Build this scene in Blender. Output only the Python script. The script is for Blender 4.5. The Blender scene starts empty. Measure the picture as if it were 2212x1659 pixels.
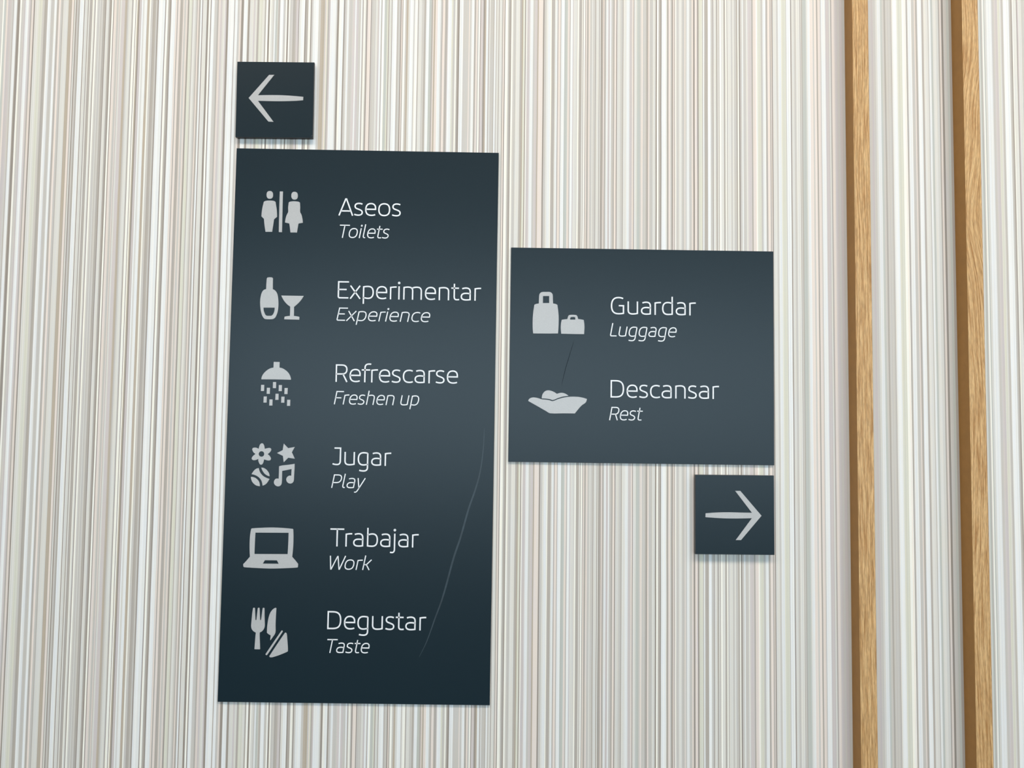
import bpy, bmesh, math, re
from mathutils import Vector, Matrix
from mathutils.geometry import tessellate_polygon

scene = bpy.context.scene
COL = scene.collection
R = math.radians

# ------------------------------------------------------------------ camera
EYE = 1.60                                   # eye height above the floor, metres
cam_data = bpy.data.cameras.new('camera')
cam = bpy.data.objects.new('camera', cam_data)
COL.objects.link(cam)
cam.location = (0.0, -1.47971, EYE)
YAW, PITCH, ROLL = 0.00700, 0.05220, -0.01122
cam.rotation_mode = 'QUATERNION'
cam.rotation_quaternion = (Matrix.Rotation(-YAW, 4, 'Z') @ Matrix.Rotation(math.pi / 2 + PITCH, 4, 'X')
                           @ Matrix.Rotation(-ROLL, 4, 'Z')).to_quaternion()
cam_data.sensor_fit = 'HORIZONTAL'
cam_data.sensor_width = 36.0
cam_data.lens = 36.0 * 1661.03 / 2212.0
cam_data.clip_start = 0.05
scene.camera = cam

# ------------------------------------------------------------------ world, daylight, exposure
world = bpy.data.worlds.new('world')
scene.world = world
world.use_nodes = True
world.node_tree.nodes['Background'].inputs[0].default_value = (0.80, 0.90, 1.0, 1)
world.node_tree.nodes['Background'].inputs[1].default_value = 1.0
scene.view_settings.view_transform = 'Standard'
scene.view_settings.look = 'None'
scene.view_settings.gamma = 1.0
scene.view_settings.use_curve_mapping = False
scene.view_settings.exposure = 0.0

# the room: sign wall at y = 0, window wall behind the photographer
RX0, RX1, RY, RZ = -3.7, 4.6, -6.0, 4.60
WX0, WX1, WZ0, WZ1 = -3.4, 4.2, 1.10, 2.85   # window opening in the rear wall

def area(name, loc, rot, sx, sy, power, color):
    l = bpy.data.lights.new(name, 'AREA')
    l.shape = 'RECTANGLE'; l.size = sx; l.size_y = sy
    l.energy = power; l.color = color
    o = bpy.data.objects.new(name, l); COL.objects.link(o)
    o.location = loc; o.rotation_euler = rot
    return o
area('daylight', ((WX0 + WX1) / 2, RY - 0.20, (WZ0 + WZ1) / 2), (R(90), 0, 0), WX1 - WX0, WZ1 - WZ0, 240.0, (0.67, 0.865, 1.0))

# ------------------------------------------------------------------ node helpers
def new_mat(name):
    m = bpy.data.materials.new(name); m.use_nodes = True
    nt = m.node_tree
    return m, nt, nt.nodes['Principled BSDF']
def N(nt, kind, **kw):
    n = nt.nodes.new(kind)
    for k, v in kw.items(): setattr(n, k, v)
    return n
def math_node(nt, op, a, b=None):
    n = N(nt, 'ShaderNodeMath', operation=op)
    for i, v in enumerate((a, b)):
        if v is None: continue
        if isinstance(v, (int, float)): n.inputs[i].default_value = v
        else: nt.links.new(v, n.inputs[i])
    return n.outputs[0]
def mix(nt, fac, a, b, blend='MIX'):
    n = N(nt, 'ShaderNodeMix', data_type='RGBA', blend_type=blend)
    for i, v in ((0, fac), (6, a), (7, b)):
        if isinstance(v, (int, float)): n.inputs[i].default_value = v
        elif isinstance(v, tuple): n.inputs[i].default_value = v
        else: nt.links.new(v, n.inputs[i])
    return n.outputs[2]
def lin(r, g, b, k=1.0):
    f = lambda c: ((c / 255 + 0.055) / 1.055) ** 2.4 if c > 10 else c / 255 / 12.92
    return (f(r) * k, f(g) * k, f(b) * k, 1)
def remap(nt, v, a, b, c, d):
    n = N(nt, 'ShaderNodeMapRange')
    nt.links.new(v, n.inputs[0])
    for i, x in enumerate((a, b, c, d)): n.inputs[i + 1].default_value = x
    return n.outputs[0]

def simple(name, rgb, rough=0.5, noise=0.0, scale=200.0, bump=0.0, spec=0.5):
    m, nt, bs = new_mat(name)
    bs.inputs['Roughness'].default_value = rough
    bs.inputs['Specular IOR Level'].default_value = spec
    tc = N(nt, 'ShaderNodeTexCoord'); nz = N(nt, 'ShaderNodeTexNoise')
    nt.links.new(tc.outputs['Object'], nz.inputs['Vector']); nz.inputs['Scale'].default_value = scale
    v = remap(nt, nz.outputs[0], 0.3, 0.7, 1 - noise, 1 + noise)
    c = N(nt, 'ShaderNodeVectorMath', operation='SCALE'); c.inputs[0].default_value = rgb[:3]
    nt.links.new(v, c.inputs['Scale']); nt.links.new(c.outputs[0], bs.inputs['Base Color'])
    if bump:
        b = N(nt, 'ShaderNodeBump'); b.inputs['Strength'].default_value = bump; b.inputs['Distance'].default_value = 0.0005
        nt.links.new(nz.outputs[0], b.inputs['Height']); nt.links.new(b.outputs[0], bs.inputs['Normal'])
    return m

# ------------------------------------------------------------------ striped wallpaper
# left edge of each printed stripe (tenths of a millimetre along the wall) and its ink
STRIPES = (
    '-10029M -10000C -9972G -9939M -9923P -9894V -9824M -9796D -9779W -9726M -9714K -9661C -9628M -9587V -9554W -9485V -9452D -9432P -9391K -9370L -9293Y '
    '-9223M -9182D -9121L -9113W -9055M -8982W -8935D -8900P -8859M -8826D -8818L -8711B -8646P -8605D -8589L -8568K -8548M -8515D -8486W -8412C -8404K '
    '-8388L -8335D -8314L -8294D -8240C -8218L -8194K -8181C -8145M -8100L -8083M -8030D -7989K -7974L -7915D -7886K -7862C -7829K -7813P -7768M -7727P '
    '-7706D -7698L -7669V -7604B -7563M -7538L -7473M -7456K -7440C -7395K -7382C -7358B -7337K -7317V -7276W -7251L -7218W -7169B -7120C -7091M -7054D '
    '-6997M -6964K -6944W -6816K -6796C -6755D -6714K -6695W -6611P -6583D -6558P -6517D -6459P -6443M -6404P -6376D -6359K -6343Y -6281D -6265L -6212M '
    '-6187D -6171P -6150D -6117W -6086K -6068L -5994K -5957C -5924K -5904W -5842M -5785D -5760P -5723V -5690L -5633V -5608K -5567W -5460D -5440W -5386M '
    '-5345P -5316K -5267W -5193D -5177K -5148L -5074V -5041L -5004D -4967Y -4901L -4852D -4827C -4790K -4757C -4729L -4692M -4671W -4638G -4593P -4587D '
    '-4550W -4484M -4439C -4410K -4382C -4357M -4295D -4234V -4192K -4176L -4135W -4061K -4044D -3995C -3954K -3933M -3900W -3797M -3748B -3674M -3649P '
    '-3633Y -3612D -3588V -3563W -3448M -3427K -3390C -3353W -3304K -3279M -3238W -3196M -3114V -3073W -3048V -3007M -2958W -2929D -2908C -2871M -2851K '
    '-2830P -2767K -2750M -2659L -2626V -2594W -2561D -2540W -2519C -2495G -2441Y -2416K -2400L -2350K -2338W -2247D -2223M -2181K -2161P -2144D -2124C '
    '-2082M -2058B -2025L -1992W -1922M -1893C -1839D -1819L -1753M -1711D -1674W -1612G -1571D -1542P -1522B -1489P -1447W -1390M -1361K -1348P -1299D '
    '-1258V -1241W -1167Y -1138M -1101C -1072D -1039K -1010W -942M -827P -810M -773W -724D -687P -662M -637C -608K -592V -542K -513B -488W -443D -426W '
    '-410M -344D -327W -298M -270L -241D -224L -170D -146P -125K -108C -51M -34D -5K 11C 44M 106L 185D 222B 243Y 284K 301C 321V 379W 441M 478V 524B 549P '
    '639K 664M 706L 730W 788C 809D 867L 885W 922D 939P 980D 997W 1059G 1125P 1162D 1179W 1228V 1245L 1307M 1319C 1348D 1406L 1427D 1443C 1468D 1485P 1501D '
    '1539P 1563M 1605L 1625M 1667D 1688L 1741D 1762L 1779K 1799D 1816K 1828P 1849D 1870M 1890W 1923V 1965W 1986M 2019D 2052P 2085K 2106L 2168M 2209D 2226L '
    '2292W 2346V 2395P 2429K 2441L 2499G 2553M 2578P 2611M 2677D 2706K 2716P 2741M 2811L 2861K 2890C 2919D 2960K 2977W 3072C 3085D 3122P 3155M 3184K 3205P '
    '3222D 3242P 3255C 3271M 3325L 3379M 3433P 3449M 3474W 3524M 3574P 3607K 3636P 3669V 3686K 3711Y 3785D 3798W 3827D 3893W 3951M 3993K 4005L 4059D 4084L '
    '4105D 4121C 4159L 4208D 4242C 4267D 4283L 4350M 4383L 4416M 4453D 4482C 4511K 4532M 4570W 4595M 4655L 4680V 4755D 4784P 4849C 4869Y 4939M 4979W 5039D '
    '5073P 5123D 5143P 5160K 5178L 5248M 5288W 5348Y 5437M 5452W 5532K 5552L 5597M 5642L 5711D 5726L 5746D 5766G 5846L 5866W 5916P 5971M 6001P 6046D 6071P '
    '6125M 6140W 6225V 6295L 6325D 6345P 6405V 6465M 6495V 6554M 7123V 7177M 7215L 7256W 7319G 7356M 7394D 7423M 7523D 7540L 7564W 7648Y 7748C 7798P 7810C '
    '7827K 7843M 7868W 7935M 7998P 8014D 8056W 8139D 8177L 8256M 8281W 8322G 8356L 8472D 8497P 8535K 8568M 8639G 8685D 9273L 9292G 9329D 9343L 9357C 9380G '
    '9399L 9432W 9539M 9591V 9658Y 9703L 9717M 9740D 9754M 9773W 9885M 9908D 9939K 9950C 9969L 10034K 10049V 10074L 10128M ')
INK = {'W': (240, 240, 237), 'L': (228, 225, 217), 'M': (209, 204, 196), 'D': (188, 180, 170), 'K': (160, 150, 140),
       'C': (251, 248, 237), 'P': (236, 224, 214), 'Y': (225, 223, 207), 'G': (199, 201, 193), 'B': (192, 179, 161),
       'V': (213, 204, 200)}
def wallpaper():
    m, nt, bs = new_mat('striped_wallpaper')
    bs.inputs['Roughness'].default_value = 0.55
    bs.inputs['Specular IOR Level'].default_value = 0.25
    st = [(int(a) / 10000.0, b) for a, b in re.findall(r'(-?\d+)([A-Z])', STRIPES)]
    x0, x1 = st[0][0], st[-1][0] + 0.012
    geo = N(nt, 'ShaderNodeNewGeometry'); sep = N(nt, 'ShaderNodeSeparateXYZ')
    nt.links.new(geo.outputs['Position'], sep.inputs[0])
    X, Z = sep.outputs[0], sep.outputs[2]
    # hand-cut edges: a hair of sideways waver along the height
    wv = N(nt, 'ShaderNodeCombineXYZ'); wn = N(nt, 'ShaderNodeTexNoise', noise_dimensions='2D')
    nt.links.new(math_node(nt, 'MULTIPLY', X, 40.0), wv.inputs[0]); nt.links.new(math_node(nt, 'MULTIPLY', Z, 6.0), wv.inputs[1])
    nt.links.new(wv.outputs[0], wn.inputs['Vector']); wn.inputs['Scale'].default_value = 1.0
    Xw = math_node(nt, 'ADD', X, remap(nt, wn.outputs[0], 0.0, 1.0, -0.0004, 0.0004))
    u = math_node(nt, 'PINGPONG', math_node(nt, 'SUBTRACT', Xw, x0), x1 - x0)      # the pattern repeats along the wall
    u = math_node(nt, 'ADD', u, x0)
    col = None; CH = 30
    for i in range(0, len(st), CH):
        seg = st[i:i + CH]
        a = seg[0][0]; b = st[i + CH][0] if i + CH < len(st) else x1
        rp = N(nt, 'ShaderNodeValToRGB'); cr = rp.color_ramp; cr.interpolation = 'CONSTANT'
        while len(cr.elements) < len(seg): cr.elements.new(0.5)
        for e, (x, k) in zip(cr.elements, seg):
            e.position = 0.0
        for j, (x, k) in enumerate(seg):
            cr.elements[j].position = (x - a) / (b - a)
            cr.elements[j].color = lin(*INK[k], k=0.895)
        nt.links.new(remap(nt, u, a, b, 0.0, 1.0), rp.inputs[0])
        col = rp.outputs[0] if col is None else mix(nt, math_node(nt, 'GREATER_THAN', u, a), col, rp.outputs[0])
    # fine hairlines inside the stripes
    vo = N(nt, 'ShaderNodeTexVoronoi', voronoi_dimensions='1D'); vo.inputs['Scale'].default_value = 520.0
    nt.links.new(u, vo.inputs['W'])
    sc = N(nt, 'ShaderNodeSeparateColor'); nt.links.new(vo.outputs['Color'], sc.inputs[0])
    hair = remap(nt, sc.outputs[0], 0.0, 1.0, 0.93, 1.05)
    # inks drift slowly between warm and cool up the wall
    dv = N(nt, 'ShaderNodeCombineXYZ'); dn = N(nt, 'ShaderNodeTexNoise', noise_dimensions='2D')
    nt.links.new(math_node(nt, 'MULTIPLY', u, 230.0), dv.inputs[0]); nt.links.new(math_node(nt, 'MULTIPLY', Z, 9.0), dv.inputs[1])
    nt.links.new(dv.outputs[0], dn.inputs['Vector']); dn.inputs['Scale'].default_value = 1.0; dn.inputs['Detail'].default_value = 1.0
    drift = mix(nt, remap(nt, dn.outputs[0], 0.32, 0.68, 0.0, 1.0), (1.0, 0.985, 0.958, 1), (0.978, 0.984, 1.0, 1))
    gr = N(nt, 'ShaderNodeTexNoise'); gr.inputs['Scale'].default_value = 900.0
    nt.links.new(geo.outputs['Position'], gr.inputs['Vector'])
    grain = remap(nt, gr.outputs[0], 0.3, 0.7, 0.975, 1.02)
    k = N(nt, 'ShaderNodeVectorMath', operation='SCALE')
    nt.links.new(mix(nt, 1.0, col, drift, 'MULTIPLY'), k.inputs[0]); nt.links.new(math_node(nt, 'MULTIPLY', hair, grain), k.inputs['Scale'])
    nt.links.new(k.outputs[0], bs.inputs['Base Color'])
    return m

def oak(name, tilt, seed):
    m, nt, bs = new_mat(name)
    bs.inputs['Roughness'].default_value = 0.5
    bs.inputs['Specular IOR Level'].default_value = 0.3
    tc = N(nt, 'ShaderNodeTexCoord')
    sep = N(nt, 'ShaderNodeSeparateXYZ'); nt.links.new(tc.outputs['Object'], sep.inputs[0])
    # long waves of the growth rings: slow bends with height
    bn = N(nt, 'ShaderNodeTexNoise', noise_dimensions='1D'); bn.inputs['Scale'].default_value = 1.0; bn.inputs['Detail'].default_value = 1.0
    nt.links.new(math_node(nt, 'ADD', math_node(nt, 'MULTIPLY', sep.outputs[2], 2.2), seed), bn.inputs['W'])
    xs = math_node(nt, 'ADD', sep.outputs[0], math_node(nt, 'MULTIPLY', math_node(nt, 'SUBTRACT', bn.outputs[0], 0.5),
        remap(nt, sep.outputs[2], 1.6, 2.1, tilt * 0.2, tilt)))      # straight lower down, wavy towards the top
    v = N(nt, 'ShaderNodeCombineXYZ')
    nt.links.new(math_node(nt, 'MULTIPLY', xs, 420.0), v.inputs[0]); nt.links.new(math_node(nt, 'MULTIPLY', sep.outputs[1], 330.0), v.inputs[1])
    nt.links.new(math_node(nt, 'MULTIPLY', sep.outputs[2], 14.0), v.inputs[2])
    g1 = N(nt, 'ShaderNodeTexNoise'); g1.inputs['Scale'].default_value = 1.0; g1.inputs['Detail'].default_value = 3.0
    nt.links.new(v.outputs[0], g1.inputs['Vector'])
    v2 = N(nt, 'ShaderNodeCombineXYZ')
    nt.links.new(math_node(nt, 'MULTIPLY', xs, 700.0), v2.inputs[0]); nt.links.new(math_node(nt, 'MULTIPLY', sep.outputs[1], 700.0), v2.inputs[1])
    nt.links.new(math_node(nt, 'MULTIPLY', sep.outputs[2], 75.0), v2.inputs[2])
    g2 = N(nt, 'ShaderNodeTexNoise'); g2.inputs['Scale'].default_value = 1.0; g2.inputs['Detail'].default_value = 2.0
    nt.links.new(v2.outputs[0], g2.inputs['Vector'])
    base = mix(nt, remap(nt, g1.outputs[0], 0.34, 0.64, 0.0, 1.0), lin(166, 121, 70), lin(214, 177, 125))
    pores = remap(nt, g2.outputs[0], 0.36, 0.60, 0.78, 1.06)
    c = N(nt, 'ShaderNodeVectorMath', operation='SCALE'); nt.links.new(base, c.inputs[0]); nt.links.new(pores, c.inputs['Scale'])
    nt.links.new(c.outputs[0], bs.inputs['Base Color'])
    b = N(nt, 'ShaderNodeBump'); b.inputs['Strength'].default_value = 0.25; b.inputs['Distance'].default_value = 0.0006
    nt.links.new(g1.outputs[0], b.inputs['Height']); nt.links.new(b.outputs[0], bs.inputs['Normal'])
    return m

M = {}
M['paper'] = wallpaper()
M['oak1'] = oak('oak_straight_grain', 0.010, 3.0)
M['oak2'] = oak('oak_wavy_grain', 0.085, 11.0)
M['shaded_flank'] = simple('smooth_oak_shaded', lin(163, 118, 60), 0.5, 0.05, 60.0, 0.0, 0.3)  # smooth oak, coloured darker to carry the shade on the batten sides
M['slate'] = simple('slate_panel', (0.0036, 0.0142, 0.0208, 1), 0.33, 0.05, 900.0, 0.04, 0.285)
M['edge'] = simple('panel_edge', (0.040, 0.040, 0.042, 1), 0.45, 0.15, 400.0)
M['foam'] = simple('black_backing', (0.006, 0.006, 0.006, 1), 0.9, 0.1, 300.0)
M['film'] = simple('silver_film', lin(176, 176, 175), 0.36, 0.03, 500.0, 0.0, 0.6)
M['letter'] = simple('white_vinyl', lin(228, 230, 232), 0.45, 0.015, 500.0)
M['scuff'] = simple('pale_scuff', (0.016, 0.031, 0.041, 1), 0.42, 0.25, 60.0)
M['scratch'] = simple('dark_scratch', (0.010, 0.018, 0.024, 1), 0.7, 0.2, 300.0, 0.0, 0.12)
M['floor'] = simple('grey_floor', lin(40, 46, 54), 0.4, 0.06, 6.0)
M['white'] = simple('white_plaster', lin(225, 222, 216), 0.8, 0.02, 30.0, 0.1)
M['rear'] = simple('grey_plaster', lin(172, 170, 166), 0.8, 0.03, 20.0, 0.1)
M['dark'] = simple('dark_plaster', lin(80, 82, 84), 0.8, 0.03, 20.0, 0.1)
M['frame'] = simple('grey_aluminium', lin(120, 122, 124), 0.4, 0.03, 60.0)

# ------------------------------------------------------------------ mesh helpers
def link(name, me, mats, parent=None):
    o = bpy.data.objects.new(name, me); COL.objects.link(o)
    for m in (mats if isinstance(mats, (list, tuple)) else [mats]): me.materials.append(m)
    if parent: o.parent = parent
    return o
def box(bm, x0, x1, y0, y1, z0, z1):
    vs = [bm.verts.new(p) for p in ((x0, y0, z0), (x1, y0, z0), (x1, y1, z0), (x0, y1, z0), (x0, y0, z1), (x1, y0, z1), (x1, y1, z1), (x0, y1, z1))]
    fs = []
    for f in ((0, 3, 2, 1), (4, 5, 6, 7), (0, 1, 5, 4), (1, 2, 6, 5), (2, 3, 7, 6), (3, 0, 4, 7)):
        fs.append(bm.faces.new([vs[i] for i in f]))
    return fs
def done(bm, name, mats, parent=None):
    bmesh.ops.recalc_face_normals(bm, faces=bm.faces)
    me = bpy.data.meshes.new(name); bm.to_mesh(me); bm.free()
    return link(name, me, mats, parent)
def structure(name, boxes, mat):
    bm = bmesh.new()
    for b in boxes: box(bm, *b)
    o = done(bm, name, mat); o['kind'] = 'structure'
    return o

def smooth_loop(pts, corner=38.0):
    """subdivide the gentle bends of an outline, leave its corners sharp"""
    n = len(pts); P = [Vector(p) for p in pts]; sharp = []
    for i in range(n):
        a = P[i] - P[i - 1]; b = P[(i + 1) % n] - P[i]
        sharp.append(abs(a.angle_signed(b, 0.0)) > R(corner))
    if all(sharp): return P
    out = []
    for i in range(n):
        p1, p2 = P[i], P[(i + 1) % n]
        t1 = (p2 - p1) if sharp[i] else (p2 - P[i - 1]) * 0.5
        t2 = (p2 - p1) if sharp[(i + 1) % n] else (P[(i + 2) % n] - p1) * 0.5
        L = (p2 - p1).length
        t1 = t1.normalized() * L; t2 = t2.normalized() * L
        for s in (0.0, 1 / 3, 2 / 3):
            h = (2 * s**3 - 3 * s**2 + 1, s**3 - 2 * s**2 + s, -2 * s**3 + 3 * s**2, s**3 - s**2)
            out.append(p1 * h[0] + t1 * h[1] + p2 * h[2] + t2 * h[3])
    return out
def plate(bm, loops, y_back, y_front):
    """flat cut-out (first loop outline, the others holes); loops in millimetres (along, up)"""
    loops = [[Vector((p[0] / 1000, p[1] / 1000, 0)) for p in l] for l in loops]
    tris = tessellate_polygon(loops)
    flat = [p for l in loops for p in l]
    f = [bm.verts.new((p.x, y_front, p.y)) for p in flat]
    b = [bm.verts.new((p.x, y_back, p.y)) for p in flat]
    for t in tris:
        try: bm.faces.new([f[i] for i in t])
        except ValueError: pass
    k = 0
    for l in loops:
        n = len(l)
        for i in range(n):
            j = (i + 1) % n
            bm.faces.new((f[k + i], f[k + j], b[k + j], b[k + i]))
        k += n
def face_out(o):
    """front faces of wall-mounted cut-outs look towards the room (-Y)"""
    me = o.data
    bm = bmesh.new(); bm.from_mesh(me)
    flip = [f for f in bm.faces if abs(f.normal.y) > 0.9 and f.normal.y > 0]
    bmesh.ops.reverse_faces(bm, faces=flip)
    bm.to_mesh(me); bm.free()
def cutout(name, loops, y, mat, parent, rise=0.0007):
    bm = bmesh.new()
    plate(bm, [smooth_loop(l) for l in loops], y + 0.0001, y - rise)
    me = bpy.data.meshes.new(name); bm.to_mesh(me); bm.free()
    o = link(name, me, mat, parent); face_out(o)
    return o
def ribbon(bm, pts, widths, y_back, y_front, closed=False):
    """stroke of given widths along a centre line; pts in metres (x, z)"""
    n = len(pts); A = []; B = []
    for i in range(n):
        p = pts[i]
        if closed: d0 = (p - pts[i - 1]); d1 = (pts[(i + 1) % n] - p)
        else:
            d0 = p - pts[i - 1] if i else pts[1] - p
            d1 = pts[i + 1] - p if i < n - 1 else p - pts[i - 1]
        d0 = d0.normalized(); d1 = d1.normalized()
        n0 = Vector((-d0.y, d0.x)); n1 = Vector((-d1.y, d1.x))
        m = n0 + n1
        if m.length < 1e-6: m = n0
        m.normalize()
        k = 1.0 / max(m.dot(n1), 0.45)
        w = widths[i] * 0.5 * k
        A.append(p + m * w); B.append(p - m * w)
    fa = [bm.verts.new((v.x, y_front, v.y)) for v in A]; fb = [bm.verts.new((v.x, y_front, v.y)) for v in B]
    ba = [bm.verts.new((v.x, y_back, v.y)) for v in A]; bb = [bm.verts.new((v.x, y_back, v.y)) for v in B]
    rng = range(n) if closed else range(n - 1)
    for i in rng:
        j = (i + 1) % n
        bm.faces.new((fa[i], fb[i], fb[j], fa[j])); bm.faces.new((fa[i], fa[j], ba[j], ba[i])); bm.faces.new((fb[j], fb[i], bb[i], bb[j]))
    if not closed:
        bm.faces.new((fa[0], ba[0], bb[0], fb[0])); bm.faces.new((fa[-1], fb[-1], bb[-1], ba[-1]))

# ------------------------------------------------------------------ the room
structure('floor', [(RX0, RX1, RY - 0.4, 0.12, -0.1, 0.0)], M['floor'])
structure('ceiling', [(RX0, RX1, RY - 0.4, 0.12, RZ, RZ + 0.1)], M['white'])
structure('wall_front', [(RX0, RX1, 0.0, 0.12, 0.0, RZ)], M['paper'])
structure('wall_left', [(RX0 - 0.12, RX0, RY - 0.4, 0.12, 0.0, RZ)], M['dark'])
structure('wall_right', [(RX1, RX1 + 0.12, RY - 0.4, 0.12, 0.0, RZ)], M['rear'])
structure('wall_rear', [(RX0, WX0, RY - 0.12, RY, 0, RZ), (WX1, RX1, RY - 0.12, RY, 0, RZ),
                        (WX0, WX1, RY - 0.12, RY, 0, WZ0), (WX0, WX1, RY - 0.12, RY, WZ1, RZ)], M['rear'])
bm = bmesh.new()
for x in (WX0, (WX0 * 2 + WX1) / 3, (WX0 + 2 * WX1) / 3, WX1): box(bm, x - 0.03, x + 0.03, RY - 0.09, RY - 0.03, WZ0, WZ1)
for z in (WZ0, WZ1): box(bm, WX0, WX1, RY - 0.09, RY - 0.03, z - 0.03, z + 0.03)
done(bm, 'window_1', M['frame'])['kind'] = 'structure'

def batten(name, x0, x1, depth, mats):
    bm = bmesh.new()
    box(bm, x0, x1, -depth, 0.0, 0.0, RZ)
    es = [e for e in bm.edges if abs(e.verts[0].co.z - e.verts[1].co.z) > 1 and e.verts[0].co.y < -0.01]
    bmesh.ops.bevel(bm, geom=es, offset=0.0006, segments=2, affect='EDGES', profile=0.5)
    bmesh.ops.recalc_face_normals(bm, faces=bm.faces)
    for f in bm.faces: f.material_index = 1 if abs(f.normal.x) > 0.9 else 0      # rough-sawn face; smooth flanks with shade put into their darker colour
    o = done(bm, name, mats); o['kind'] = 'structure'
    o['label'] = 'pale oak batten standing proud of the striped wallpaper'
    return o
batten('trim_1', 0.66122, 0.69244, 0.0336, [M['oak1'], M['shaded_flank']])
batten('trim_2', 0.87370, 0.90488, 0.0358, [M['oak2'], M['shaded_flank']])

# ------------------------------------------------------------------ ceiling lamps
def lamp(x, y, label):
    root = bpy.data.objects.new('ceiling_lamp', None); COL.objects.link(root)
    root.location = (x, y, RZ)
    root['label'] = label; root['category'] = 'lamp'; root['group'] = 'panel lamps in the ceiling'
    bm = bmesh.new()
    for b in ((-0.92, 0.92, -0.47, -0.45, -0.05, 0), (-0.92, 0.92, 0.45, 0.47, -0.05, 0), (-0.92, -0.90, -0.45, 0.45, -0.05, 0), (0.90, 0.92, -0.45, 0.45, -0.05, 0)):
        box(bm, *b)
    done(bm, 'frame', M['frame'], root)
    m, nt, bs = new_mat('lamp_diffuser')
    bs.inputs['Base Color'].default_value = (0.9, 0.9, 0.9, 1)
    bs.inputs['Emission Color'].default_value = (1.0, 0.865, 0.75, 1); bs.inputs['Emission Strength'].default_value = 14.5
    bm = bmesh.new(); box(bm, -0.90, 0.90, -0.45, 0.45, -0.035, -0.02)
    done(bm, 'diffuser', m, root)
for x, where in zip((-2.0, 0.4, 2.8), ('near the dark plaster wall', 'between the two other panel lamps', 'near the pale plaster wall')):
    lamp(x, -2.25, 'long white panel lamp in the ceiling ' + where)

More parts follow.
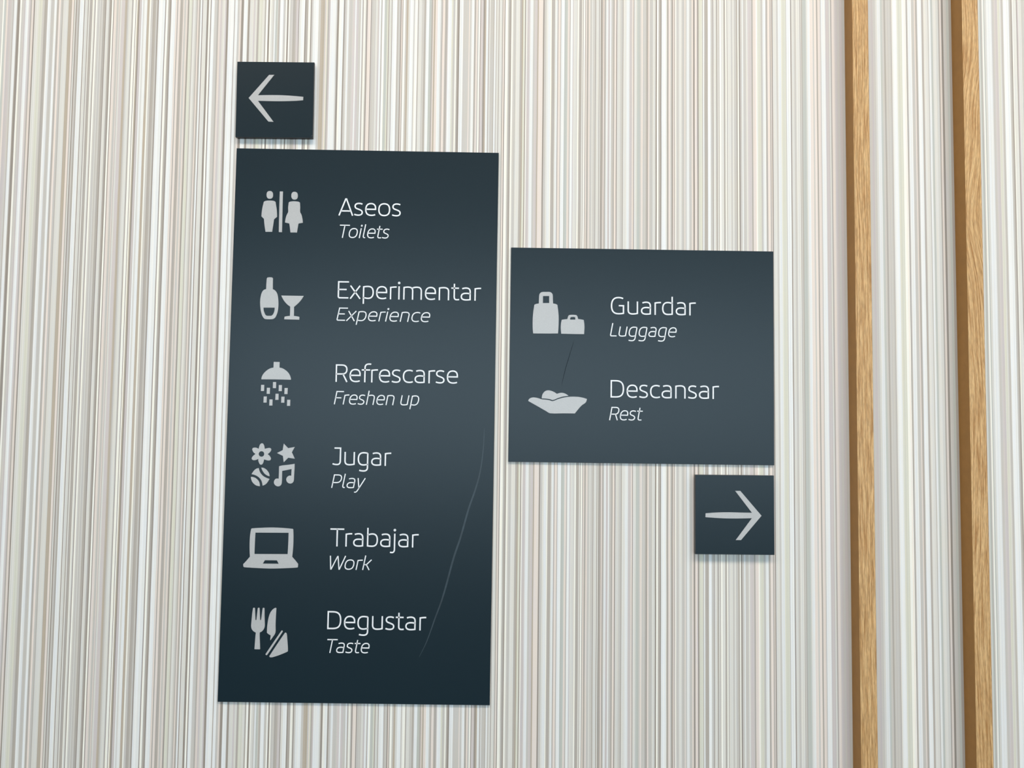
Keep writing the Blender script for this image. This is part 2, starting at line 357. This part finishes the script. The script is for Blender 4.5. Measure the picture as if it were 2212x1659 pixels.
# ------------------------------------------------------------------ lettering
GLYPHS = {   # centre lines, capital height 1: (left bearing, width, right bearing, paths, dots)
 'A': (.01, .87, .0, ['M.045 0 L.412 .957 L.458 .957 L.825 0', 'M.165 .265 L.705 .265']),
 'D': (.10, .79, .08, ['Z.0425 .0425 L.0425 .957 L.31 .957 C.62 .957 .747 .82 .747 .5 C.747 .17 .62 .0425 .31 .0425']),
 'E': (.10, .64, .04, ['M.635 .957 L.0425 .957 L.0425 .14 C.0425 .07 .07 .0425 .14 .0425 L.62 .0425', 'M.0425 .52 L.51 .52']),
 'F': (.10, .60, .0, ['M.0425 0 L.0425 .957 L.60 .957', 'M.0425 .49 L.49 .49']),
 'G': (.07, .78, .10, ['M.715 .905 C.62 .945 .54 .962 .44 .962 C.15 .962 .0425 .77 .0425 .49 C.0425 .2 .16 .036 .44 .036 C.55 .036 .65 .046 .737 .066 L.737 .497 L.465 .497']),
 'J': (.03, .49, .10, ['M.09 .957 L.447 .957 L.447 .24 C.447 .1 .38 .036 .25 .036 C.15 .036 .08 .052 0 .078']),
 'L': (.10, .53, .03, ['M.0425 1 L.0425 .14 C.0425 .07 .07 .0425 .14 .0425 L.53 .0425']),
 'P': (.10, .66, .03, ['M.0425 0 L.0425 .957 L.32 .957 C.52 .957 .62 .87 .62 .685 C.62 .49 .51 .395 .30 .395 L.0425 .395']),
 'R': (.10, .69, .04, ['M.0425 0 L.0425 .957 L.34 .957 C.54 .957 .635 .87 .635 .705 C.635 .53 .54 .45 .36 .45 L.0425 .45', 'M.42 .45 L.655 0']),
 'T': (.01, .79, -.02, ['M0 .957 L.79 .957', 'M.395 .957 L.395 0']),
 'W': (.02, 1.17, -.03, ['M.035 1 L.262 .035 L.295 .035 L.565 .95 L.60 .95 L.86 .035 L.893 .035 L1.135 1']),
 'a': (.06, .59, .10, ['M.09 .675 C.16 .703 .24 .716 .31 .716 C.48 .716 .547 .645 .547 .5 L.547 .055 C.47 .042 .39 .036 .31 .036 C.13 .036 .0425 .1 .0425 .225 C.0425 .35 .14 .414 .31 .414 C.4 .414 .48 .405 .547 .385']),
 'b': (.10, .635, .06, ['M.0425 1.05 L.0425 .055 C.13 .042 .2 .036 .29 .036 C.5 .036 .592 .15 .592 .38 C.592 .6 .5 .716 .32 .716 C.22 .716 .13 .69 .0425 .65']),
 'c': (.06, .58, .03, ['M.56 .672 C.49 .703 .44 .716 .37 .716 C.15 .716 .0425 .6 .0425 .375 C.0425 .15 .15 .036 .37 .036 C.44 .036 .51 .046 .575 .078']),
 'd': (.06, .635, .10, ['M.592 1.05 L.592 .055 C.5 .042 .42 .036 .34 .036 C.14 .036 .0425 .15 .0425 .37 C.0425 .6 .14 .716 .33 .716 C.42 .716 .5 .7 .592 .665']),
 'e': (.06, .645, .05, ['M.05 .385 L.602 .385 L.602 .45 C.602 .62 .51 .716 .34 .716 C.14 .716 .0425 .59 .0425 .37 C.0425 .15 .15 .036 .36 .036 C.44 .036 .52 .048 .59 .08']),
 'f': (.0, .50, -.06, ['M.53 1.022 C.49 1.034 .45 1.037 .41 1.037 C.25 1.037 .185 .96 .185 .82 L.185 0', 'M0 .70 L.48 .70']),
 'g': (.06, .63, .10, ['M.587 .69 C.5 .71 .42 .718 .35 .718 C.14 .718 .0425 .6 .0425 .38 C.0425 .15 .14 .036 .33 .036 C.42 .036 .5 .05 .587 .082', 'M.587 .69 L.587 -.1 C.587 -.24 .5 -.30 .36 -.30 C.27 -.30 .18 -.29 .11 -.265']),
 'h': (.10, .605, .10, ['M.0425 1.05 L.0425 0', 'M.0425 .66 C.13 .7 .22 .716 .32 .716 C.5 .716 .562 .63 .562 .48 L.562 0']),
 'i': (.10, .085, .10, ['M.0425 .75 L.0425 0'], [(.0425, .945)]),
 'j': (-.11, .29, .10, ['M.25 .75 L.25 -.1 C.25 -.24 .2 -.297 .1 -.297 L0 -.285'], [(.25, .945)]),
 'k': (.10, .55, .0, ['M.0425 1.05 L.0425 0', 'M.0425 .385 L.23 .385 L.53 .75', 'M.23 .385 L.51 0']),
 'l': (.10, .21, .04, ['M.0425 1.05 L.0425 .2 C.0425 .09 .08 .04 .16 .04 L.21 .045']),
 'm': (.10, 1.08, .10, ['M.0425 0 L.0425 .69 C.13 .71 .2 .718 .28 .718 C.46 .718 .54 .64 .54 .5 L.54 0', 'M.505 .655 C.6 .7 .7 .718 .78 .718 C.95 .718 1.037 .64 1.037 .5 L1.037 0']),
 'n': (.10, .61, .10, ['M.0425 0 L.0425 .69 C.14 .71 .22 .718 .3 .718 C.49 .718 .567 .64 .567 .49 L.567 0']),
 'o': (.06, .70, .06, ['Z.35 .716 C.56 .716 .657 .6 .657 .375 C.657 .15 .56 .036 .35 .036 C.14 .036 .0425 .15 .0425 .375 C.0425 .6 .14 .716 .35 .716']),
 'p': (.10, .635, .06, ['M.0425 -.28 L.0425 .69 C.14 .71 .22 .718 .3 .718 C.5 .718 .592 .6 .592 .38 C.592 .15 .49 .036 .31 .036 C.22 .036 .13 .05 .0425 .085']),
 'r': (.10, .38, .0, ['M.0425 0 L.0425 .68 C.15 .7 .25 .71 .38 .71']),
 's': (.04, .515, .05, ['M.465 .675 C.4 .703 .34 .716 .28 .716 C.13 .716 .05 .66 .05 .555 C.05 .46 .1 .43 .23 .385 C.39 .33 .465 .29 .465 .195 C.465 .09 .39 .036 .25 .036 C.17 .036 .09 .05 .01 .082']),
 't': (.01, .46, .02, ['M.175 .95 L.175 .22 C.175 .09 .22 .04 .33 .04 C.38 .04 .42 .045 .46 .055', 'M0 .70 L.44 .70']),
 'u': (.09, .62, .10, ['M.0425 .75 L.0425 .27 C.0425 .1 .12 .036 .3 .036 C.4 .036 .5 .05 .577 .07 L.577 .75']),
 'x': (.02, .62, .02, ['M.03 .75 L.59 0', 'M.575 .75 L.025 0']),
 'y': (.02, .60, .0, ['M.575 .75 L.25 0 L.175 -.17 C.13 -.26 .08 -.29 .01 -.29 L-.04 -.28', 'M.04 .75 L.25 0']),
}
def path_points(p):
    tok = re.findall(r'[MLCZ]|-?\d*\.?\d+', p)
    pts = []; i = 0; cmd = 'M'; closed = False
    while i < len(tok):
        if tok[i] in 'MLCZ':
            cmd = tok[i]; i += 1
            if cmd == 'Z': closed = True
        if cmd in 'MLZ':
            pts.append(Vector((float(tok[i]), float(tok[i + 1])))); i += 2
        else:
            a = pts[-1]; b, c, d = (Vector((float(tok[i + 2 * j]), float(tok[i + 2 * j + 1]))) for j in range(3)); i += 6
            for s in range(1, 9):
                t = s / 8
                pts.append(a * (1 - t)**3 + b * 3 * t * (1 - t)**2 + c * 3 * t * t * (1 - t) + d * t**3)
    if closed and (pts[0] - pts[-1]).length < 1e-6: pts.pop()
    return pts, closed
STROKE = 0.078
def lettering(text, italic, left, right, base, y, parent):
    """one word or phrase, fitted between left and right (mm) on its base line"""
    cap = 25.8 if italic else 34.0
    shear = 0.19 if italic else 0.0
    strokes = []; pen = 0.0
    for ch in text:
        if ch == ' ': pen += 0.33; continue
        g = GLYPHS[ch]; pen += g[0]
        for p in g[3]:
            pts, closed = path_points(p)
            strokes.append(([Vector((pen + v.x, v.y)) for v in pts], closed))
        for (dx, dy) in (g[4] if len(g) > 4 else []):
            ring = [Vector((pen + dx + 0.033 * math.cos(a * math.pi / 5), dy + 0.033 * math.sin(a * math.pi / 5))) for a in range(10)]
            strokes.append((ring, True))
        pen += g[1] + g[2]
    allp = [v.x + shear * v.y for s, c in strokes for v in s]
    lo, hi = min(allp) , max(allp)
    sw = STROKE * cap / 1000
    k = (right - left - STROKE * cap * 0.8) / (hi - lo)      # millimetres per unit along the line
    bm = bmesh.new()
    for s, closed in strokes:
        pts = [Vector(((left + STROKE * cap * 0.4 + (v.x + shear * v.y - lo) * k) / 1000, (base + v.y * cap) / 1000)) for v in s]
        ribbon(bm, pts, [sw] * len(pts), y + 0.0001, y - 0.0006, closed)
    me = bpy.data.meshes.new('lettering'); bm.to_mesh(me); bm.free()
    o = link('lettering', me, M['letter'], parent); face_out(o)
    o['label'] = ('white slanted lettering ' if italic else 'white upright lettering ') + text
    return o

# ------------------------------------------------------------------ the signs
def sign(name, label, category, group, x0, x1, z0, z1, turn, thick, back=0.0):
    """plate on the wall; the Empty sits at the middle of its lower edge"""
    cx, cz = (x0 + x1) / 2, (z0 + z1) / 2 + EYE
    hw, hh = (x1 - x0) / 2, (z1 - z0) / 2
    root = bpy.data.objects.new(name, None); COL.objects.link(root)
    root.location = (cx + hh * math.sin(turn), 0.0, cz - hh * math.cos(turn))
    root.rotation_euler = (0, -turn, 0)
    root['label'] = label; root['category'] = category
    if group: root['group'] = group
    bm = bmesh.new()
    box(bm, -hw, hw, -thick, -back, 0, 2 * hh)
    bmesh.ops.bevel(bm, geom=[e for e in bm.edges if e.verts[0].co.y < -back - 1e-5 and e.verts[1].co.y < -back - 1e-5],
                    offset=0.0004, segments=1, affect='EDGES')
    bmesh.ops.recalc_face_normals(bm, faces=bm.faces)
    for f in bm.faces: f.material_index = 0 if f.normal.y < -0.9 else 1
    done(bm, 'panel', [M['slate'], M['edge']], root)
    if back:
        bm = bmesh.new(); box(bm, -hw + 0.0012, hw - 0.0012, -back, 0.0, 0.0012, 2 * hh - 0.0012)
        done(bm, 'backing', M['foam'], root)
    return root
T = 0.004
SIGN = {
 'm': sign('directory_sign', 'tall slate blue directory sign listing six services with pictograms', 'sign', None,
           -0.53331, -0.02266, -0.52753, 0.52979, -0.00402, T),
 'r': sign('directory_sign', 'wide slate blue directory sign reading Guardar and Descansar', 'sign', None,
           0.00525, 0.51514, -0.07248, 0.34177, -0.00233, T),
 'a': sign('arrow_sign', 'small dark square sign with a left pointing arrow above the tall directory sign', 'sign', None,
           -0.53250, -0.38247, 0.55104, 0.70089, 0.00467, 0.0101, 0.0045),
 'b': sign('arrow_sign', 'small slate square sign with a right pointing arrow below the wide directory sign', 'sign', None,
           0.36123, 0.51124, -0.24191, -0.09220, 0.00052, 0.0120, 0.0045),
}
FACE = {'m': -T, 'r': -T, 'a': -0.0101, 'b': -0.0120}

# outlines of the pictograms, millimetres from the middle of each sign's lower edge (along, up)
PICTOGRAMS = [
 ('a', 'arrow', [[(-50.9, 77.3), (-12.2, 123.6), (-2.1, 123.7), (-33, 82.9), (-10.1, 83.4), (13.8, 83.3), (35.3, 82.2), (55.1, 80.6), (55, 73.7), (37.8, 72.3), (14, 71.4), (-9.8, 71.4), (-32.7, 71.8), (-1.5, 30.4), (-11.5, 30.8)]]),
 ('b', 'arrow', [[(50.5, 73.6), (10.4, 120.1), (0.6, 120), (32.3, 79.1), (16.9, 79.1), (-5.4, 79.5), (-27.7, 79.2), (-42.2, 78.4), (-55.9, 77.2), (-56.2, 70), (-41.1, 68.9), (-22.2, 68.1), (-3.2, 67.9), (16.8, 68.3), (32.2, 68.8), (1.3, 27.4), (11.3, 27.5)]]),
 ('m', 'man_head', [[(-181.5, 966.1), (-181.6, 963.2), (-182.3, 961.2), (-183.5, 959.7), (-185.1, 958.7), (-187.5, 958.4), (-189.8, 958.6), (-191.5, 959.5), (-192.8, 961), (-193.6, 963), (-194, 965.9), (-193.8, 968.8), (-193.1, 970.8), (-191.9, 972.3), (-190.3, 973.3), (-188, 973.6), (-185.6, 973.4), (-183.9, 972.5), (-182.6, 971), (-181.8, 969)]]),
 ('m', 'man_body', [[(-198.8, 952.1), (-196.4, 953.7), (-192.2, 954.6), (-187.7, 954.9), (-183.1, 954.8), (-178.8, 954), (-176.3, 952.5), (-175.1, 946.1), (-173.6, 938.3), (-172.8, 930.4), (-172.3, 923.3), (-178.1, 918.2), (-178.9, 910.4), (-180, 901.1), (-180.9, 893.6), (-193.8, 893.4), (-195, 900.1), (-196.6, 910.1), (-197.5, 918.6), (-202.6, 923.5), (-202.3, 930.6), (-201.4, 939.2), (-200.2, 945.6)]]),
 ('m', 'divider_bar', [[(-168.5, 973.1), (-162.4, 973.1), (-162.3, 952), (-162.1, 923.5), (-161.9, 893.2), (-168, 893.3), (-168.4, 923.4), (-168.6, 951.9)]]),
 ('m', 'woman_head', [[(-133.5, 965.4), (-133.7, 962.5), (-134.4, 960.4), (-135.5, 958.9), (-137.2, 958), (-139.5, 957.6), (-141.9, 957.9), (-143.6, 958.8), (-144.8, 960.3), (-145.7, 962.3), (-146, 965.2), (-145.8, 968), (-145.1, 970.1), (-144, 971.6), (-142.3, 972.6), (-140, 972.9), (-137.6, 972.6), (-135.9, 971.7), (-134.6, 970.3), (-133.8, 968.2)]]),
 ('m', 'woman_body', [[(-150.5, 951.9), (-148.6, 953.1), (-144.4, 954), (-139.6, 954.3), (-134.6, 953.9), (-131, 953.3), (-128.9, 951.7), (-128.2, 942.6), (-128, 933.5), (-125.4, 928.4), (-123.6, 922), (-122.7, 917), (-122.2, 912.4), (-130.6, 910.6), (-131.6, 903.4), (-133, 893), (-145.5, 893), (-146.9, 902.4), (-148.3, 910.5), (-156.6, 912.3), (-156, 917.9), (-154.7, 924.3), (-152.8, 929.3), (-151.1, 932.9), (-151.4, 942.2)]]),
 ('m', 'bottle', [[(-188.2, 802.4), (-187.1, 804.1), (-182.6, 804.8), (-178.2, 804.4), (-176.5, 802.8), (-176.4, 792.4), (-176.1, 781.8), (-172, 779.5), (-168.7, 775.6), (-166.4, 770), (-165, 762.2), (-164.4, 754.5), (-164.5, 746), (-165.3, 739), (-167, 732.6), (-169.6, 727), (-172.4, 724.5), (-175.1, 723.5), (-182.1, 723.2), (-187.7, 723.4), (-190.8, 724.5), (-194.1, 728.7), (-196.5, 734.3), (-198.3, 742), (-199.4, 751.1), (-199.7, 758.1), (-199.1, 765.9), (-197.6, 773), (-195.3, 777.9), (-192.3, 780.5), (-189, 781.6), (-188.8, 792.2)], [(-193, 745.6), (-171.2, 745.9), (-171.5, 741), (-172.7, 736.1), (-175, 731.8), (-177.4, 730.1), (-180.9, 729.9), (-185.8, 730), (-188.6, 731.6), (-190.8, 735.8), (-192.4, 740.7)]]),
 ('m', 'wine_glass', [[(-159.4, 769.6), (-116.2, 769.6), (-119.1, 764.4), (-123.8, 758), (-128.6, 753), (-134.2, 748.1), (-134, 738.1), (-133.9, 730.4), (-128.6, 729.9), (-123.3, 728.8), (-123.4, 723.4), (-138.2, 723.4), (-152.4, 723.6), (-151.8, 728.7), (-147.4, 729.7), (-141.6, 730.4), (-141.5, 738), (-141.6, 748.4), (-146.7, 752), (-152.5, 757.9), (-156.5, 763.8)]]),
 ('m', 'shower_head', [[(-169.9, 641.1), (-158.6, 641.1), (-158.6, 630.3), (-153.2, 629.2), (-147.6, 626.1), (-142.6, 622), (-139, 617.2), (-136.7, 612.4), (-135.8, 608.2), (-136.6, 607.3), (-164.4, 607.5), (-192.1, 607.3), (-192.6, 608), (-191.6, 612.9), (-189, 617.8), (-184.3, 623.1), (-178.9, 627.2), (-174.8, 629.1), (-170.1, 630.1)]]),
 ('m', 'water_drop', [[(-192.6, 596.6), (-186.6, 596.7), (-186.7, 585), (-192.7, 584.9)]]),
 ('m', 'water_drop', [[(-181.4, 591.2), (-175.4, 591.3), (-175.5, 579.6), (-181.5, 579.6)]]),
 ('m', 'water_drop', [[(-170, 602.4), (-164.1, 602.4), (-164.1, 590.7), (-170.1, 590.7)]]),
 ('m', 'water_drop', [[(-158.8, 596.8), (-152.8, 596.9), (-152.8, 585.2), (-158.8, 585.1)]]),
 ('m', 'water_drop', [[(-147.6, 591.3), (-141.6, 591.4), (-141.7, 579.7), (-147.7, 579.6)]]),
 ('m', 'water_drop', [[(-187, 574.4), (-181.1, 574.5), (-181.1, 562.8), (-187.1, 562.7)]]),
 ('m', 'water_drop', [[(-175.8, 568.9), (-169.9, 569), (-169.9, 557.3), (-175.9, 557.2)]]),
 ('m', 'water_drop', [[(-164.5, 580), (-158.6, 580.1), (-158.6, 568.4), (-164.6, 568.3)]]),
 ('m', 'water_drop', [[(-153.2, 574.6), (-147.2, 574.7), (-147.3, 563), (-153.3, 563)]]),
 ('m', 'water_drop', [[(-141.9, 568.8), (-136, 568.9), (-136, 557.2), (-142, 557.2)]]),
 ('m', 'flower', [[(-193.4, 474.3), (-192.6, 478.3), (-191.1, 482.5), (-189, 484.6), (-187.2, 485), (-185.2, 484.3), (-183.4, 481.2), (-182.4, 477.8), (-181.8, 474.5), (-178.1, 475.6), (-173.9, 476.4), (-170.8, 475.9), (-169.4, 473.8), (-169.8, 471.4), (-172.3, 467.6), (-176.2, 464.6), (-172.8, 462), (-170.3, 458.6), (-169.4, 455.9), (-170.4, 453.4), (-173.2, 452.5), (-177.3, 453), (-182.6, 454.6), (-183.1, 450.8), (-184.4, 447), (-186, 444.9), (-188.1, 444.2), (-190.2, 445.2), (-192, 448.3), (-193.2, 451.4), (-193.6, 455.4), (-197.4, 453.4), (-201.5, 452.6), (-204.6, 453.3), (-206.1, 455.3), (-205.5, 458.1), (-202.8, 461.6), (-199, 464.6), (-202.6, 467.1), (-204.8, 470.5), (-205.7, 473.3), (-204.7, 475.7), (-201.6, 476.6), (-197.4, 476.2)], [(-182.5, 464.8), (-182.8, 462.8), (-183.9, 461.1), (-185.6, 459.9), (-187.6, 459.5), (-189.6, 459.8), (-191.3, 460.9), (-192.5, 462.6), (-193, 464.6), (-192.6, 466.6), (-191.5, 468.4), (-189.9, 469.5), (-187.9, 469.9), (-185.9, 469.6), (-184.1, 468.5), (-182.9, 466.8)]]),
 ('m', 'star', [[(-145.9, 485.1), (-137.4, 476.5), (-124.7, 479), (-130, 468.7), (-124, 456.6), (-136.6, 458.3), (-144.9, 449.5), (-146.9, 461.7), (-158.3, 466.9), (-147.6, 472.6)]]),
 ('m', 'ball_segment', [[(-187.2, 438.9), (-182.4, 438.1), (-177.5, 435.1), (-173.9, 431), (-171.7, 426.9), (-171, 422.5), (-175.7, 424.1), (-180.7, 427.5), (-183.9, 431.6), (-186.1, 435.6)]]),
 ('m', 'ball_segment', [[(-192.2, 438), (-196.8, 436.5), (-201.5, 432.3), (-205.4, 426.1), (-200.6, 425.1), (-195, 422.8), (-190, 419.1), (-186.4, 414.3), (-184.6, 409.5), (-183.7, 404.6), (-178.6, 406.9), (-174.6, 411.1), (-171, 417.6), (-176.3, 419.3), (-182.6, 422.6), (-187.6, 427.4), (-190.5, 432.5)]]),
 ('m', 'ball_segment', [[(-206.4, 420.9), (-205.8, 416.8), (-203.6, 411.7), (-200, 407.6), (-195.1, 404.6), (-188.9, 403.4), (-189.3, 408.1), (-191.2, 412.9), (-194.8, 416.9), (-199, 419.6), (-203.2, 420.8)]]),
 ('m', 'music_note', [[(-153.4, 442), (-147.3, 443.5), (-137, 444.8), (-130.2, 445.8), (-124.1, 447), (-124, 439.3), (-124.4, 425.5), (-124.6, 415.9), (-125.7, 412.5), (-128.4, 410), (-131.5, 409.4), (-134.9, 410.3), (-137.8, 413), (-139.1, 417.1), (-138, 420.9), (-135.7, 423.3), (-133, 424.4), (-129.8, 424.1), (-129.7, 430.3), (-129.5, 437), (-138.1, 435), (-147.4, 433.1), (-147.3, 425.2), (-147.4, 410.8), (-148.3, 407.3), (-151, 404.5), (-154.4, 403.7), (-158.2, 404.8), (-161.4, 407.8), (-162.4, 411.2), (-161.6, 415), (-159.3, 417.8), (-156.9, 418.5), (-153.5, 418.2), (-153.4, 428.6)]]),
 ('m', 'laptop', [[(-202.6, 322.8), (-201.2, 323.7), (-183.4, 325.1), (-164.9, 325.9), (-145.6, 325.5), (-124.3, 323.9), (-123, 322.9), (-122.3, 312.7), (-122, 299), (-122.4, 285.4), (-123.5, 271.4), (-117, 264.4), (-111.8, 258.2), (-112.2, 252.2), (-113.2, 251.5), (-129.6, 250.3), (-153.5, 249.1), (-167.2, 248.9), (-187.8, 249.5), (-205, 250.2), (-213.6, 250.9), (-215.1, 252.1), (-215.6, 256.3), (-208.9, 263.8), (-203.3, 270.7), (-204.2, 280.9), (-204.7, 294.5), (-204.5, 308.1), (-203.7, 316.3)], [(-194.4, 315.9), (-131.5, 316.4), (-131.6, 295.5), (-132.2, 276.3), (-194.9, 275.7), (-194.8, 294.6)], [(-174.9, 264.3), (-152.1, 264.4), (-148.5, 258), (-178.6, 257.9)]]),
 ('m', 'fork', [[(-194.3, 174.4), (-193.3, 175.2), (-191.6, 175.2), (-190.7, 174.4), (-189.8, 163.3), (-189, 152.5), (-187.3, 152.3), (-186.4, 163.3), (-185.4, 174.5), (-184.6, 175.3), (-182.7, 175.3), (-182, 174.3), (-181.1, 163.4), (-180.1, 152.5), (-178.5, 152.5), (-177.4, 163.4), (-176.2, 174.4), (-175.5, 175.3), (-173.5, 175.3), (-172.8, 174.4), (-172.1, 159.5), (-171.1, 143.3), (-171.6, 139.2), (-173.2, 135.2), (-176.5, 131.4), (-180.2, 129.6), (-180.1, 122.3), (-179.2, 108.8), (-178.6, 98.8), (-179.2, 98.4), (-188.7, 98.4), (-189.2, 99), (-188.7, 108.7), (-188.1, 122.2), (-187.6, 129.3), (-191.5, 131.2), (-195, 134.9), (-196.5, 138.9), (-196.8, 142.9), (-196.1, 155.8), (-195.4, 165.9)]]),
 ('m', 'knife', [[(-150.7, 175.4), (-150.4, 174.7), (-150.8, 159.7), (-150.9, 142.9), (-150.8, 129.4), (-155, 121.9), (-159.7, 115.3), (-160.1, 116), (-159.8, 120.5), (-159.4, 124.4), (-163.4, 126.5), (-166.7, 129.2), (-166.6, 139.3), (-165.8, 148.8), (-164.4, 157.5), (-161.9, 165.7), (-158, 171.8), (-154.6, 174.6), (-152.6, 175.6)]]),
 ('m', 'sandwich_slice', [[(-139.4, 133.5), (-138.2, 133.7), (-136.8, 132.4), (-137.2, 131.3), (-151.2, 109.2), (-165, 88.1), (-166.6, 87.5), (-168.2, 88.8), (-167.7, 90.2), (-153.4, 112.5)]]),
 ('m', 'sandwich_slice', [[(-133.1, 129.1), (-131.7, 130), (-130.1, 129), (-129.1, 126.3), (-127.5, 112.9), (-126.3, 100.1), (-126.3, 95.4), (-128.3, 94), (-143.1, 87.8), (-155.2, 83.9), (-159.3, 83.7), (-160.8, 85.2), (-160.4, 86.6), (-147.1, 107.9)]]),
 ('r', 'suitcase', [[(-208.6, 302.9), (-205.1, 304.5), (-200, 305.5), (-199.8, 314.3), (-199.2, 322.8), (-197.3, 326), (-194.2, 327.8), (-186.4, 328.2), (-178.7, 328.1), (-175.5, 326.3), (-173.6, 323.5), (-173, 314.7), (-172.5, 305.9), (-167.2, 304.9), (-164.1, 303.2), (-162.5, 292.3), (-161.5, 281.7), (-161.3, 270.4), (-161.7, 257.1), (-162.4, 247.9), (-180.6, 247.4), (-210.2, 247.2), (-211.2, 256.3), (-211.5, 268.3), (-211.3, 279.6), (-210.2, 291.6)], [(-192.1, 320.1), (-180.2, 320.3), (-180, 306.6), (-192.2, 306.4)]]),
 ('r', 'briefcase', [[(-155.4, 274.4), (-150.1, 275.3), (-144.5, 276), (-142.8, 282), (-140.7, 283.8), (-134.1, 284.5), (-127.4, 284), (-125.4, 281.9), (-123.8, 276.3), (-117.9, 275.7), (-112.9, 274.7), (-111.8, 267.6), (-111.4, 259.9), (-111.7, 252.9), (-112, 247.2), (-135.1, 247.2), (-156.1, 247.4), (-156.9, 255), (-157.1, 260.6), (-156.7, 267.7)], [(-138.9, 278.5), (-137.9, 279.8), (-134, 280.3), (-130.2, 280.1), (-129.3, 278.7), (-129.2, 275.1), (-139.3, 275)]]),
 ('r', 'resting_head', [[(-192.3, 122.2), (-191.5, 128.1), (-189.1, 133), (-185, 136.6), (-179.4, 137.8), (-173.8, 136.7), (-168.2, 134.4), (-163.3, 131.3), (-159.1, 132.7), (-154.3, 133.4), (-149.4, 132.7), (-145.2, 130.8), (-140.8, 127.8), (-145.1, 127.2), (-152.8, 125.9), (-161.8, 122.9), (-170.9, 119.3), (-176.4, 120.8), (-183.4, 121.8)]]),
 ('r', 'cushion', [[(-218.2, 116.9), (-216.9, 120.1), (-214.1, 122.4), (-209.2, 123.7), (-203.7, 123.4), (-198.1, 122.2), (-192.1, 120.3), (-184.8, 119.8), (-177.8, 118.9), (-171.2, 117.1), (-161.8, 120.8), (-152.1, 123.8), (-141.6, 125.7), (-131.9, 126.3), (-122.1, 125.9), (-113.7, 124.6), (-105.5, 122.3), (-106.2, 118.8), (-108.1, 115), (-115, 110), (-121.2, 103.3), (-128.4, 94.1), (-151.1, 94), (-175.8, 93.8), (-183.2, 97.6), (-197.2, 105.4), (-208.4, 111.5)]]),
]
made = {}
for s, name, loops in PICTOGRAMS:
    made.setdefault(name, []).append(cutout(name, loops, FACE[s], M['film'], SIGN[s]))
for part, pieces in (('man_body', 'man_head'), ('woman_body', 'woman_head'), ('shower_head', 'water_drop')):
    for o in made[pieces]: o.parent = made[part][0]

WORDS = [
 ('m', 'Aseos', 0, -53.7, 66.7, 928.0),
 ('m', 'Toilets', 1, -51.0, 46.5, 884.2),
 ('m', 'Experimentar', 0, -50.7, 226.5, 765.7),
 ('m', 'Experience', 1, -51.6, 128.1, 722.5),
 ('m', 'Refrescarse', 0, -50.5, 183.8, 604.6),
 ('m', 'Freshen up', 1, -52.5, 110.3, 561.5),
 ('m', 'Jugar', 0, -53.0, 60.5, 445.5),
 ('m', 'Play', 1, -53.2, 12.0, 402.3),
 ('m', 'Trabajar', 0, -53.6, 116.2, 292.1),
 ('m', 'Work', 1, -52.0, 27.7, 248.6),
 ('m', 'Degustar', 0, -53.4, 133.7, 137.2),
 ('m', 'Taste', 1, -53.5, 27.0, 93.3),
 ('r', 'Guardar', 0, -60.4, 104.8, 286.6),
 ('r', 'Luggage', 1, -61.6, 66.7, 243.6),
 ('r', 'Descansar', 0, -59.9, 149.8, 125.5),
 ('r', 'Rest', 1, -62.4, 2.8, 82.1),
]
for s, text, it, left, right, base in WORDS:
    lettering(text, it, left, right, base, FACE[s], SIGN[s])

# wear: a long pale scuff on the tall sign, a thin scratch on the wide one
def wear(name, pts, width, mat, s, label):
    pts = [Vector((p[0] / 1000, p[1] / 1000)) for p in pts]
    fine = []
    for i in range(len(pts) - 1):
        p0 = pts[max(i - 1, 0)]; p1 = pts[i]; p2 = pts[i + 1]; p3 = pts[min(i + 2, len(pts) - 1)]
        for k in range(4):
            t = k / 4
            fine.append(0.5 * ((2 * p1) + (p2 - p0) * t + (2 * p0 - 5 * p1 + 4 * p2 - p3) * t * t + (3 * p1 - p0 - 3 * p2 + p3) * t**3))
    fine.append(pts[-1]); n = len(fine) - 1
    bm = bmesh.new()
    ribbon(bm, fine, [width * (0.12 + 0.88 * math.sin(math.pi * i / n) ** 0.7) for i in range(n + 1)], FACE[s] + 0.0001, FACE[s] - 0.00008)
    me = bpy.data.meshes.new(name); bm.to_mesh(me); bm.free()
    o = link(name, me, mat, SIGN[s]); face_out(o); o['label'] = label
wear('scuff', [(236.1, 520.2), (235, 480.4), (229.6, 436.2), (220.5, 400.9), (208.8, 365.7), (194.8, 313), (182.3, 273.7), (170.1, 225.7), (160.3, 191), (149.5, 160.6), (134.7, 117.3), (120.5, 87.1)], 0.0034, M['scuff'], 'm', 'long pale curved scuff')
wear('scratch', [(-131.2, 235.2), (-141.6, 199.2), (-146.8, 181.2), (-154.5, 148.1)], 0.0011, M['scratch'], 'r', 'thin dark scratch')
# the chipped lower corner of the left-pointing arrow sign
o = cutout('chip', [[(71.6, 2.9), (74.0, 5.4), (74.6, 5.0), (72.6, 2.2)]], FACE['a'], M['edge'], SIGN['a'], 0.0002)
o['label'] = 'worn pale corner'
